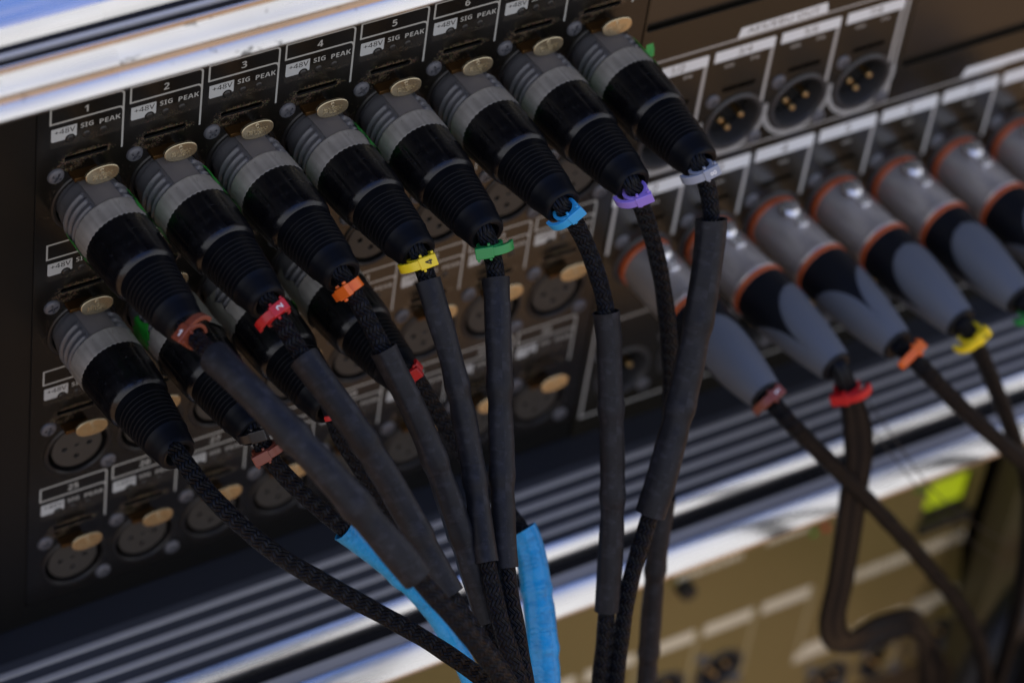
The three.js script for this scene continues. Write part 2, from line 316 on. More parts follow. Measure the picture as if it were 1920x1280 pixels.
const outputTex = canvasTex(2048, 2048, (g, W) => {
  g.fillStyle = 'rgb(28,25,17)'; g.fillRect(0, 0, W, W);
  g.setTransform(W / 310, 0, 0, -W / 310, -222 * W / 310, W * 60 / 310);
  const pale = 'rgb(232,238,242)', dim = 'rgb(176,176,174)';
  const head = (x0, y1, w, h, tail, s) => {
    g.fillStyle = pale; g.beginPath(); g.moveTo(x0, y1 - h); g.lineTo(x0, y1); g.lineTo(x0 + w - 1, y1); g.quadraticCurveTo(x0 + w, y1, x0 + w, y1 - 1); g.lineTo(x0 + w, y1 - h); g.fill();
    g.fillStyle = dim; g.fillRect(x0 + w - 1.5, y1 - tail, 1.5, tail - h);
    g.fillStyle = 'rgb(70,66,60)'; printText(g, s, x0 + w / 2, y1 - h + 1, h - 2, 'center', 'normal');
  };
  g.fillStyle = dim; g.fillRect(228, -43.4, 122.6, 0.9); g.fillRect(349.6, -98.5, 1.2, 56);
  g.fillStyle = pale; g.beginPath(); g.moveTo(271.5, -42.5); g.lineTo(272.6, -38); g.lineTo(310.5, -37.6); g.lineTo(311.5, -42.5); g.fill();
  g.fillStyle = 'rgb(70,66,60)'; printText(g, 'AES/EBU OUT', 291.5, -41.4, 2.5, 'center', 'normal', 32);
  for (let k = -1; k < 3; k++) {
    const x = 263 + k * CW; head(x, -46.6, 26.6, 5.2, 32, `${2 * k + 3}/${2 * k + 4}`);
    g.fillStyle = dim; printText(g, 'SIG', x + 5, -55.5, 1.6, 'left', 'bold', 4.6); printText(g, 'PK', x + 16.5, -55.2, 1.6, 'left', 'bold', 4.2);
    g.strokeStyle = 'rgb(164,166,166)'; g.lineWidth = 2; g.beginPath(); g.arc(MX + k * CW, MY, 14.6, Math.PI * 1.05, Math.PI * 2.08); g.stroke();
  }
  g.fillStyle = dim; g.fillRect(232, -99.4, 176, 0.8);
  g.fillStyle = pale; g.beginPath(); g.moveTo(386.5, -98.4); g.lineTo(388.5, -94); g.lineTo(452, -94); g.lineTo(453, -98.4); g.fill();
  for (let k = -2; k < 7; k++) {
    const x = 291.9 - CW + k * CW + 0.3; head(x, -103.4, 26.8, 6.2, 31, String(k + 3));
    g.fillStyle = dim; printText(g, 'SIG', x + 12, -114.5, 1.6, 'left', 'bold', 4.6);
  }
  g.strokeStyle = dim; g.lineWidth = 1; g.strokeRect(231.6, -222.2, 200, 50);
  g.fillStyle = pale; printText(g, 'STAGE I/O', 404, -12, 3, 'left', 'bold', 26);
  for (let k = 0; k < 3000; k++) { g.fillStyle = `rgba(130,112,86,${0.2 * rnd()})`; g.fillRect(222 + rnd() * 310, -250 + rnd() * 310, 0.3, 0.3); }
});
outputTex.repeat.set(1 / 310, 1 / 310); outputTex.offset.set(-222 / 310, 250 / 310);
outputTex.wrapS = outputTex.wrapT = THREE.ClampToEdgeWrapping;

const stage = thing('stage_box', 'black audio stage box panel with four rows of numbered sockets', 'stage box', [0, 0, 0]);
{
  const holes = [], back = [];
  for (let r = 0; r < 4; r++) for (let c = 0; c < 8; c++) {
    const x = c * PX, y = -r * PY; holes.push(circlePts(x + 13.2, y - 28.4, 12.1), roundRect(x + 12.4, y - 8.5, 15.4, 2.1, 1.0));
    if (r === 3) holes.push(roundRect(x + 12.5, y - 47.3, 15.4, 2.1, 1.0));
  }
  const inPlate = shapeOf(roundRect(111.4, -102.2, 233, 238.4, 2.5), holes);
  mesh('input_plate', slab(inPlate, -0.9, 0), [phys([1, 1, 1], 0.24, 0, { map: inputTex, ior: 1.58 }), M.bore], stage);
  const oh = [roundRect(389, -83 + 16.5, 69, 33, 1.5), roundRect(261 + 20, -27 + 22.5, 103, 45, 1.5)];
  for (let k = -1; k < 3; k++) { oh.push(circlePts(MX + k * CW, MY, 12.1)); oh.push(roundRect(MX - 0.6 + k * CW, -66.4, 15, 2.1, 1)); }
  for (let k = -1; k < 6; k++) { oh.push(circlePts(OX + k * CW, OY, 12.1)); oh.push(roundRect(OX - 0.8 + k * CW, -122.7, 15, 2.1, 1)); }
  for (let k = 0; k < 6; k++) oh.push(circlePts(248 + k * CW, -203, 12.1));
  mesh('output_plate', slab(shapeOf(roundRect(375.2, -91, 293, 288, 2), oh), -0.9, -0.05), phys([1, 1, 1], 0.24, 0, { map: outputTex, ior: 1.58 }), stage);
  mesh('blank_plate', box(354, 425, -84, -49, -3, -2.2), M.plateDark, stage);
  mesh('blank_plate', box(228, 334, -28, 19, -3, -2.2), M.plateDark, stage);
  mesh('chassis', box(-57, -5.3, -232, 55, -3, -0.5), M.chassis, stage);
  mesh('chassis', box(-5.3, 528, 13, 55, -3, -1.0), M.chassis, stage);
  mesh('chassis', box(-5.3, 228, -232, -221.6, -3, -0.5), M.chassis, stage);
  mesh('chassis', box(-57, 528, -232, 55, -40, -24), M.black, stage);
}
const star = (r0, r1, n) => Array.from({ length: n * 2 }, (_, i) => { const a = i / n * Math.PI, r = i % 2 ? r0 : r1; return new THREE.Vector2(r * Math.cos(a), r * Math.sin(a)); });
const screwG = (() => {
  const ev = new Evaluator(); ev.attributes = ['position', 'normal', 'uv'];
  const dome = new THREE.LatheGeometry([[0, -0.1], [3, -0.1], [3, 0.25], [2.7, 0.75], [2.1, 1.1], [1.2, 1.3], [0, 1.35]].map(p => new THREE.Vector2(...p)), 32); dome.rotateX(Math.PI / 2);
  let a = new Brush(dome); a.updateMatrixWorld();
  for (const k of [0, 1]) { const g = new THREE.BoxGeometry(k ? 0.85 : 3.6, k ? 3.6 : 0.85, 1.6); g.translate(0, 0, 1.3); const b = new Brush(g); b.updateMatrixWorld(); a = ev.evaluate(a, b, SUBTRACTION); a.updateMatrixWorld(); }
  return toCreasedNormals(a.geometry, 0.5);
})();
const jackRingG = lathe([[11.2, -9], [11.2, 0.2], [11.6, 0.7], [12.4, 0.7], [12.9, 0.35], [13, -0.02], [12, -0.1], [11.2, -9]], 56);
const jackWellG = lathe([[0.01, -10], [12.2, -10], [12.2, -9], [0.01, -9]], 32);
const insertG = (() => {
  const s = shapeOf(circlePts(0, 0, 9.3, 48), [circlePts(-4.8, 0, 1.35, 18), circlePts(4.8, 0, 1.35, 18), circlePts(0, -4.9, 1.35, 18), roundRect(0, 0.6, 2.2, 1.5, 0.4)]);
  const g = new THREE.ExtrudeGeometry(s, { depth: 8.2, bevelEnabled: true, bevelSize: 0.3, bevelThickness: 0.3, bevelSegments: 2 }); g.translate(0, 0, -9); return g;
})();
const pushBump = canvasTex(256, 128, (g) => { g.fillStyle = '#888'; g.fillRect(0, 0, 256, 128); g.fillStyle = '#fff'; g.textAlign = 'center'; g.font = 'bold 46px sans-serif'; g.fillText('PUSH', 128, 100); g.lineWidth = 4; g.strokeStyle = '#fff'; g.beginPath(); g.arc(128, 36, 13, 0, 7); g.stroke(); }, false);
pushBump.repeat.set(1 / 12.4, 1 / 6.4); pushBump.offset.set(0.5, 0.5);
const pushMat = std([0.54, 0.475, 0.33], 0.26, 1, { bumpMap: pushBump, bumpScale: 0.0001 });
const pushG = (() => {
  const e = Array.from({ length: 40 }, (_, i) => { const a = i / 40 * 2 * Math.PI, c = Math.cos(a), s = Math.sin(a); return new THREE.Vector2(5.7 * Math.sign(c) * Math.pow(Math.abs(c), 0.85), 2.55 * Math.sign(s) * Math.pow(Math.abs(s), 0.85)); });
  const g = new THREE.ExtrudeGeometry(new THREE.Shape(e), { depth: 0.7, bevelEnabled: true, bevelSize: 0.3, bevelThickness: 0.25, bevelSegments: 2 });
  const t = new TextGeometry('PUSH', { font, size: 2.1, depth: 0.22, curveSegments: 3, bevelEnabled: false }); t.computeBoundingBox(); t.translate(-t.boundingBox.max.x / 2, -1.75, 0.93); t.scale(1.0, 0.85, 1);
  const o = new THREE.TorusGeometry(0.55, 0.16, 6, 16); o.translate(0, 1.3, 0.95);
  return merge([g, t, o]);
})();
const leverG = box(-6.6, 3, -0.7, 0.9, -1, 3.4, 0.3);
const lampG = lathe([[1.35, -0.4], [1.35, 0.1], [0.9, 0.42], [0.01, 0.5]], 16);
function socket() {
  const s = new THREE.Group(); s.name = 'socket';
  mesh('jack_ring', jackRingG, M.jackRing, s); mesh('jack_well', jackWellG, M.bore, s); mesh('socket_face', insertG, M.insert, s);
  const p = mesh('push_latch', pushG, pushMat, s, [1.7, 15.6, 6.2]); p.rotation.x = -0.2; p.scale.y = 1.12;
  mesh('latch_lever', leverG, M.brass, s, [0, 13.2, 0.6]);
  mesh('screw', screwG, M.screw, s, [-11.5, 13.9, 0]).rotation.z = 0.5; mesh('screw', screwG, M.screw, s, [12, -11.6, 0]).rotation.z = 0.2;
  for (const x of [-6.75, -1, 4.85]) mesh('status_lamp', lampG, M.lamp, s, [x, 28.4, 0]);
  return s;
}
const socket0 = socket();
for (let r = 0; r < 4; r++) for (let c = 0; c < 8; c++) { const s = r + c ? socket0.clone() : socket0; s.position.set((c * PX + 13.2) * MM, (-r * PY - 28.4) * MM, 0); s.children.forEach((k, i) => { if (k.name === 'screw') k.rotation.z = rnd() * 3; if (k.name === 'push_latch') k.rotation.z = (rnd() - 0.5) * 0.08; }); stage.add(s); }
const shroudG = lathe([[10.6, -8], [10.6, -0.2], [11.2, 0.9], [12.2, 1.0], [12.9, 0.5], [13, -0.05], [12.1, -0.1], [10.6, -8]], 56);
const pinG = lathe([[1.2, -9], [1.2, -1.5], [0.8, -0.8], [0.01, -0.6]], 18);
const male0 = (() => {
  const s = new THREE.Group(); s.name = 'pin_socket';
  mesh('jack_ring', shroudG, std([0.04, 0.04, 0.042], 0.35), s); mesh('jack_well', jackWellG, M.bore, s);
  for (const [x, y] of [[-4.6, 0.6], [4.6, 0.6], [-0.6, -4.2]]) mesh('pin', pinG, M.gold, s, [x, y, 0]);
  mesh('screw', screwG, M.screw, s, [-11.5, 13.2, 0]); mesh('screw', screwG, M.screw, s, [11.6, -11.6, 0]);
  return s;
})();
let first = true;
const putMale = (x, y, parent, z = 0) => { const s = first ? male0 : male0.clone(); first = false; s.position.set(x * MM, y * MM, z * MM); parent.add(s); return s; };
for (let k = -1; k < 3; k++) putMale(MX + k * CW, MY, stage);
for (let k = -1; k < 6; k++) putMale(OX + k * CW, OY, stage);
for (let k = 0; k < 6; k++) putMale(248 + k * CW, -203, stage);

// ---------------------------------------------------------------- lower unit
{
  const u = thing('rack_unit', 'olive rack unit with lit yellow display below the bright rail', 'rack unit', [0, 0, 0]);
  const tex = canvasTex(1024, 1024, (g, W) => {
    g.fillStyle = 'rgb(108,97,50)'; g.fillRect(0, 0, W, W); g.setTransform(W / 260, 0, 0, -W / 260, -230 * W / 260, -250 * W / 260);
    g.fillStyle = 'rgb(222,218,196)'; const word = (x, y, w, h) => { let q = x; while (q < x + w) { const a = 1.4 + rnd() * 2.4; g.fillRect(q, y, Math.min(a, x + w - q), h); if (rnd() < 0.5) { g.clearRect(0, 0, 0, 0); } q += a + 0.7; } };
    word(402, -401, 70, 8); word(300, -352, 34, 4); word(346, -350, 22, 4);
    const head = (x, y) => { g.fillRect(x, y, 26, 8); g.globalAlpha = 0.45; g.fillRect(x + 27, y - 40, 1.6, 46); g.globalAlpha = 1; };
    for (let k = -3; k < 6; k++) head(322 + k * 31, -399 - (k > 1 ? 44 : 0));
    word(282, -334, 46, 4); g.fillRect(380, -446, 80, 7);
  });
  tex.repeat.set(1 / 260, 1 / 260); tex.offset.set(-230 / 260, 510 / 260);
  const holes = [roundRect(447.5, -363, 26, 26, 2)];
  for (let k = -3; k < 1; k++) holes.push(circlePts(336 + k * 31, -428, 12.1));
  for (let k = 0; k < 3; k++) holes.push(circlePts(404 + k * 31, -470, 12.1));
  mesh('front_plate', slab(shapeOf(roundRect(204, -368, 524, 232, 2), holes), -1.2, 0), phys([1, 1, 1], 0.4, 0, { map: tex, ior: 1.8 }), u);
  mesh('display_bezel', box(433, 462, -378, -348, -5, -3), M.black, u);
  mesh('display_screen', box(437.5, 458, -369.5, -352, -3, -1.6), std([0.1, 0.12, 0.01], 0.3, 0, { emissive: lin(0.62, 0.78, 0.0), emissiveIntensity: 0.17 }), u);
  mesh('display_lip', box(434, 463, -382, -376.5, 0.02, 3, 0.6), M.black, u);
  mesh('side_fin', box(474, 492, -484, -252, 0.02, 16, 1), std([0.08, 0.068, 0.03], 0.5), u);
  mesh('status_lamp', disc(1.6, 0, 1.4, 20, 0.6), std([0.2, 0.02, 0.01], 0.3, 0, { emissive: lin(0.06, 0.004, 0.002) }), u, [378, -352.3, 0]);
  mesh('status_lamp', disc(1.6, 0, 1.4, 20, 0.6), std([0.04, 0.15, 0.02], 0.3, 0, { emissive: lin(0.012, 0.03, 0.004) }), u, [371.6, -352.9, 0]);
  mesh('status_lamp', disc(2.2, 0, 1.4, 20, 0.6), std([0.05, 0.14, 0.01], 0.3, 0, { emissive: lin(0.008, 0.02, 0.0) }), u, [428.6, -350, 0]);
  mesh('knob', lathe([[4, 0], [4, 5], [3.4, 6], [0.01, 6.2]], 32), M.black, u, [304, -356, 0]);
  for (let k = -3; k < 1; k++) putMale(336 + k * 31, -428, u);
  for (let k = 0; k < 3; k++) putMale(404 + k * 31, -470, u);
}

// ---------------------------------------------------------------- black plugs with braided cords
const band = (r0, z0, z1, a0, a1, na = 40, nz = 6, f = null) => {         // a patch of a cylinder skin, angle from the top, clockwise seen from outside
  const P = [], U = [], I = [];
  for (let j = 0; j <= nz; j++) for (let i = 0; i <= na; i++) {
    const v = j / nz, u = i / na; let a = a0 + (a1 - a0) * u, z = z0 + (z1 - z0) * v, r = r0;
    if (f) [r, a, z] = f(r, a, z, u, v);
    P.push(r * Math.sin(a), r * Math.cos(a), z); U.push(u, v);
  }
  const w = na + 1;
  for (let j = 0; j < nz; j++) for (let i = 0; i < na; i++) { const A = j * w + i, B = A + 1, C = A + w, D = C + 1; I.push(A, B, C, B, D, C); }
  const g = new THREE.BufferGeometry(); g.setAttribute('position', new THREE.Float32BufferAttribute(P, 3)); g.setAttribute('uv', new THREE.Float32BufferAttribute(U, 2)); g.setIndex(I); g.computeVertexNormals(); return g;
};
const shellG = (() => {
  const core = lathe([[10.4, -8], [10.4, 0.6], [11, 1.0], [11.3, 2.2], [11.35, 14.4]], 64);
  const parts = [core];
  for (let k = 0; k < 3; k++) parts.push(band(9.4, 0, 1, 0.47, 2 * Math.PI - 0.47, 140, 8, (r, a, z, u, v) => {
    const edge = Math.min(1, Math.min(u, 1 - u) * 60), lean = Math.min(u, 1 - u) * 2;
    return [11.2 + 1.15 * Math.sin(Math.PI * v) * edge, a, 5.6 + k * 3.0 + 2.2 * v - 0.9 * (1 - edge)];
  }));
  return merge(parts);
})();
const windowG = (() => { const W = 0.4, R = 11.95, r0 = 11.2, top = band(R, 1.8, 14.4, -W, W, 14, 2), l = band(R, 1.8, 14.4, 0, 1, 1, 1, (r, a, z, u) => [r0 + (R - r0) * u, -W, z]), rr = band(R, 1.8, 14.4, 0, 1, 1, 1, (r, a, z, u) => [R - (R - r0) * u, W, z]), fr = band(R, 0, 1, -W, W, 14, 1, (r, a, z, u, v) => [r0 + (R - r0) * v, a, 1.8]); return merge([top, l, rr, fr]); })();
const ringG = lathe([[11.2, 13.8], [11.9, 14], [12.3, 14.7], [12.3, 21.2], [12.1, 22.2], [11.7, 22.5]], 72);
const collarG = (() => {
  const rows = [[11.6, 21.6], [12.15, 22.3], [12.15, 23.2], [12.05, 25.4], [11.9, 29], [11.6, 35], [11.2, 38.6], [10.7, 40.2], [9.6, 41]], P = [], I = [], U = [], m = 160;
  rows.forEach(([r, z], j) => { for (let i = 0; i <= m; i++) { const a = (i % m) / m * 2 * Math.PI, fl = Math.pow(Math.max(0, Math.cos(a * 14)), 3); const k = z > 24 && z < 37 ? 0.32 * fl : 0; const zz = z + (j < 3 ? 0.22 * Math.cos(a * 40) : 0); P.push((r - k) * Math.sin(a), (r - k) * Math.cos(a), zz); U.push(i / m, z / 20); } });
  for (let j = 0; j < rows.length - 1; j++) for (let i = 0; i < m; i++) { const A = j * (m + 1) + i, B = A + 1, C = A + m + 1, D = C + 1; I.push(A, B, C, B, D, C); }
  const g = new THREE.BufferGeometry(); g.setAttribute('position', new THREE.Float32BufferAttribute(P, 3)); g.setAttribute('uv', new THREE.Float32BufferAttribute(U, 2)); g.setIndex(I); return toCreasedNormals(g, 0.7);
})();
const bootG = (() => {
  const p = [[9.4, 40.6], [9.9, 40.9], [9.95, 41.6]], base = z => 9.85 - (z - 42) * 0.122 - Math.max(0, z - 58) * 0.06;
  for (let k = 0; k < 9; k++) { const z = 42.6 + k * 1.72; p.push([base(z), z], [base(z) - 0.02, z + 1.2], [base(z) + 0.055, z + 1.33], [base(z) + 0.055, z + 1.47], [base(z), z + 1.62]); }
  for (const z of [58.6, 60.5, 62.4, 63.6]) p.push([base(z), z]);
  p.push([6.75, 64.9], [6.3, 65.8], [5.6, 66.2], [4.6, 65.9], [4.1, 65], [3.9, 59]);
  return lathe(p, 56, 0.55);
})();
const boreG = lathe([[4.0, 59.2], [0.01, 59.2]], 24);
const ragged = (lo, hi, s, crump) => (r, a, z, u, v) => {
  const e0 = (vnoise(u * 18 + s, 1.5) - 0.5) * 2.2, e1 = (vnoise(u * 22 + s, 7.5) - 0.5) * 3.4, zz = z + (v < 0.01 ? e0 : v > 0.99 ? e1 : (e0 * (1 - v) + e1 * v));
  return [r + crump * (fbm(u * 9 + s, v * 3 + s) - 0.3), a + (u < 0.01 || u > 0.99 ? (vnoise(v * 6 + s, 3) - 0.5) * 0.3 : 0), zz];
};
const JIT = [[0, 0], [0.03, -0.01], [-0.04, 0.01], [0.02, 0.0], [-0.01, 0.02], [0.03, 0], [-0.03, -0.01], [0.01, 0.01]];
const camDir = V(-357 - 100, 720 + 40, 736 - 60).normalize();
const tags = [];
function blackCable(spec) {
  const { base, tip, pts, label, name = 'audio_cable', grp, sleeves = [], spin = 0, tape = null, flap = false } = spec;
  const t = thing(name, label, 'cable', base, grp);
  const plug = group('plug', t), d = V(tip[0] - base[0], tip[1] - base[1], tip[2] - base[2]).normalize();
  plug.quaternion.setFromUnitVectors(V(0, 0, 1), d); plug.rotateZ(spin);
  mesh('plug_shell', shellG, M.shell, plug); mesh('shell_window', windowG, M.windowPlate, plug); mesh('coding_ring', ringG, M.ring, plug);
  mesh('collar', collarG, M.collar, plug); mesh('rubber_boot', bootG, M.boot, plug); mesh('boot_bore', boreG, M.bore, plug);
  if (tape) for (const [m, z0, z1, a0, a1, s, cr] of tape) mesh(m === M.paper ? 'paper_label' : 'green_tape', band(12.45 + (m === M.paper ? 0.06 : 0), z0, z1, a0, a1, 40, 5, ragged(0, 1, s, cr)), m, plug);
  if (flap) { const f = new THREE.PlaneGeometry(3.4, 4.4, 6, 6), p = f.attributes.position; for (let i = 0; i < p.count; i++) p.setZ(i, Math.sin(p.getX(i) * 0.9) * 0.6 + vnoise(p.getX(i), p.getY(i))); f.computeVertexNormals(); f.rotateY(0.5); f.rotateX(-0.6); f.translate(12.6, 5.6, 13); mesh('green_tape', f, M.greenTape, plug); }
  // the cord starts inside the boot
  const s0 = V(...base).addScaledVector(d, 60), rel = p => [p[0] - base[0], p[1] - base[1], p[2] - base[2]];
  const e = pts[pts.length - 1], q0 = pts[pts.length - 2], m = 60 / Math.hypot(e[0] - q0[0], e[1] - q0[1], e[2] - q0[2]), on = e.map((v, i) => v + (v - q0[i]) * m);
  const curve = curveOf([rel(s0.toArray()), ...pts.map(rel), rel(on), rel([on[0] + 6, on[1] - 120, on[2] + 4]), rel([on[0] + 8, on[1] - 320, on[2] - 4])]);
  const L = curve.getLength(), R = spec.r || 3.0;
  const ph = rnd() * 9;
  mesh('braided_cord', sweep(curve, { n: Math.round(L * 1.1), m: 32, uvl: 17, r: (u, th, s) => R * (1 + 0.025 * Math.sin(s * 0.35 + ph) + 0.02 * Math.cos(th * 2 + s * 0.1)) }), M.braid, t);
  const near = p => { const q = V(...rel(p)); let b = 0, bd = 1e9; for (let i = 0; i <= 400; i++) { const e = curve.getPointAt(i / 400).distanceToSquared(q); if (e < bd) { bd = e; b = i / 400; } } return b; };
  for (const [a, b, r, nm, mat, lip] of sleeves) {
    const u0 = Array.isArray(a) ? near(a) : a, u1 = Array.isArray(b) ? near(b) : b, q = rnd() * 50, tw = rnd() * 6;
    const joints = [0.3 + 0.15 * rnd(), 0.62 + 0.15 * rnd()];
    mesh(nm, sweep(curve, { n: Math.round((u1 - u0) * L * 0.9), m: 36, u0, u1, uvl: 40, inner: 0.45, r: (u, th, s) => {
      const v = (u - u0) / (u1 - u0); let k = r * (0.96 + 0.1 * fbm(s * 0.06 + q, 2) + 0.045 * (vnoise(s * 0.12 + q, th * 0.9) + vnoise(s * 0.12 + q, (2 * Math.PI - th) * 0.9) - 1));
      for (const j of joints) k += 0.55 * Math.exp(-Math.pow((v - j) * 26, 2)) - 0.38 * Math.exp(-Math.pow((v - j - 0.035) * 26, 2));
      k += 0.5 * Math.exp(-Math.pow(Math.sin((th - tw - s * 0.008) / 2) * 9, 2));                      // flattened seam
      k += (lip || 0) * Math.exp(-v * 14);
      return k * (1 + 0.07 * Math.cos(2 * (th - tw) + s * 0.01));
    } }), mat, t);
  }
  return { t, curve, base, L };
}
const base = (c, r = 0) => [c * PX + 13.2, -r * PY - 28.4, 0];
const GT = (s, a0 = 1.5, a1 = 4.3) => [[M.greenTape, 8.5, 22.7, a0, a1, s, 0.5]];
const SL = 'heat_shrink_sleeve', plug8 = 'cables plugged into the top row';
const row0 = [
  { tip: [16.7, -30, 65], pts: [[15.6, -27.3, 66], [15.6, -25.8, 76], [15.4, -22.3, 88], [19, -22.3, 108], [28.1, -30.8, 134], [38.3, -45.1, 152], [48, -59.8, 166], [59.3, -76.5, 178], [75.6, -104.9, 188]], sleeves: [[[15.8, -22.2, 87.3], [48, -59.8, 166], 4.75, SL, M.sleeve, 0.3]], label: 'braided cable from channel 1 plug, its dark sleeve slanting beneath the brown marker' },
  { tip: [45.6, -30, 65], pts: [[44.8, -27.4, 66], [45.6, -30, 74], [47.3, -35, 88], [53.3, -45.8, 107], [62.2, -66.2, 128], [69.2, -89.6, 155], [73.7, -99.3, 168], [81.3, -114.9, 184]], sleeves: [[[47.2, -34.8, 87.4], [68.8, -89, 154.4], 4.6, SL, M.sleeve, 0.4]], label: 'braided cable from channel 2 plug, carrying the red marker with a 2' },
  { tip: [72.6, -28.4, 65], pts: [[71.1, -25.6, 66], [73.3, -31.2, 74], [76.6, -42.7, 88], [83, -64.1, 106], [87, -87.8, 125], [89.2, -116.5, 152], [88, -120.8, 162], [87.2, -124.5, 178]], sleeves: [[[76.5, -42.7, 87.7], [89, -116, 151.4], 4.5, SL, M.sleeve, 0.4]], label: 'braided cable from channel 3 plug, carrying the orange marker and a long sleeve' },
  { tip: [100.6, -29, 65], pts: [[99.3, -26.2, 66], [100, -30.9, 71], [99.8, -38.5, 80], [100.1, -54.3, 95], [98.5, -77.1, 115], [91.6, -98.6, 142], [88.8, -109.5, 158], [89.8, -128.1, 176]], sleeves: [[[100.6, -32.9, 73.6], [91.7, -97.9, 141.4], 4.1, SL, M.sleeve, 0.2]], label: 'braided cable from channel 4 plug, carrying the yellow marker with a 4' },
  { tip: [126.6, -29.6, 65], pts: [[125.1, -27.1, 66], [125.9, -33.4, 71], [124.7, -38.6, 77], [118.7, -52.2, 92], [111.1, -75.3, 112], [99.5, -104.3, 142], [96.8, -118.1, 156], [92.5, -131.6, 174]], sleeves: [[[124.8, -38.4, 76.8], [99.4, -103.8, 142], 3.9, SL, M.sleeve, 0.3]], label: 'braided cable from channel 5 plug, carrying the green marker and a straight sleeve' },
  { tip: [155.6, -27.6, 65], pts: [[154, -25.2, 66], [160.5, -36.1, 70], [164.5, -48.7, 77], [165.4, -61, 86], [160.8, -88.4, 104], [155.5, -121.5, 122], [148.4, -152.6, 138], [142.5, -183.8, 150]], sleeves: [[[165.2, -61, 86.4], [148.8, -152.3, 137.7], 4.05, SL, M.sleeve, 0.35]], label: 'braided cable from channel 6 plug, carrying the sky blue marker' },
  { tip: [183.6, -28, 65], pts: [[181.7, -25.4, 66], [189.4, -44.2, 70], [194.8, -66, 76], [196.6, -87.7, 84], [197, -110.3, 91], [195.6, -144.6, 100], [189.8, -171.4, 110], [183.3, -228.9, 128]], sleeves: [[[194.2, -150.1, 102.2], [183.3, -228.9, 128], 3.8, SL, M.sleeve, 0.2]], label: 'braided cable from channel 7 plug, carrying the violet marker' },
  { tip: [210.8, -28, 65], pts: [[208.6, -25.2, 66], [211, -34, 71], [210.6, -43.5, 77], [202.6, -61.7, 90], [189.5, -88, 106], [174.1, -113.7, 122], [166.8, -127.4, 128], [157.9, -146.6, 136], [147.5, -184.1, 152]], sleeves: [[[210.7, -43.3, 76.8], [169, -124.4, 126.5], 5.5, SL, M.sleeve, 0.4]], label: 'braided cable from channel 8 plug, carrying the grey marker with an 8' },
];
const made = row0.map((s, i) => blackCable({ ...s, base: base(i), grp: plug8, spin: JIT[i][0], tape: GT(i * 7.3, [0.84, 0.78, 1.15, 0.68, 1.2, 1.25, 0.95, 0.66][i], 4.5), flap: i === 7 }));
const row1 = 'cables plugged into the second row';
const c9 = blackCable({ base: base(0, 1), tip: [16.7, -87.6, 65], grp: row1, label: 'braided cable from the lowest left plug, sweeping down across the rails', pts: [[15.3, -84, 66], [16.6, -85.6, 80], [20.2, -87.9, 96], [28.6, -92.7, 114], [44.1, -101.6, 130], [67.4, -117.6, 148], [93.9, -143.4, 164]] });
const c10 = blackCable({ base: base(1, 1), tip: [45.2, -88.6, 65], grp: row1, spin: 0.05, label: 'braided cable with plain brown marker running into a blue sleeve at lower left', tape: [[M.paper, 7, 24, 0.5, 4.6, 3, 1.4], [M.greenTape, 6, 16, 3.7, 5.2, 9, 1.2]], pts: [[44.7, -85.9, 66], [46.6, -93.7, 72], [54.1, -104.8, 82], [67, -118.2, 96], [83.8, -137.3, 108], [94.6, -153.9, 120], [100.6, -175.5, 138]], sleeves: [[[65.6, -115.9, 95.5], [100.6, -175.5, 138], 3.7, 'blue_sleeve', M.blueSleeve, 0.4]] });
const c11 = blackCable({ base: base(2, 1), tip: [73, -89.6, 65], grp: row1, label: 'braided cable mostly hidden behind the second long dark sleeve', tape: [[M.paper, 6, 23, 0.4, 5.2, 13, 1.6], [M.greenTape, 14, 25, 1.0, 2.0, 19, 1.0]], pts: [[72.2, -86.7, 66], [75, -98.1, 72], [87.3, -123.3, 84], [100.3, -151.2, 100], [110.9, -174.6, 120], [116.7, -190.4, 132]] });
const c12 = blackCable({ base: base(3, 1), tip: [102.6, -88.4, 64], grp: row1, label: 'braided cable with red marker running into the upright blue sleeve', tape: [[M.paper, 4, 23, 0.3, 5.0, 23, 0.9]], pts: [[101.6, -81.5, 66], [105.9, -88.5, 70], [112.4, -102.4, 76], [120.1, -117.9, 88], [127.5, -130.1, 98], [131.3, -138.1, 108], [128.5, -150.7, 124], [119.8, -172.1, 150]], sleeves: [[[132.8, -134.7, 105.3], [119.8, -172.1, 150], 5.4, 'blue_sleeve', M.blueSleeve, 0.2]] });

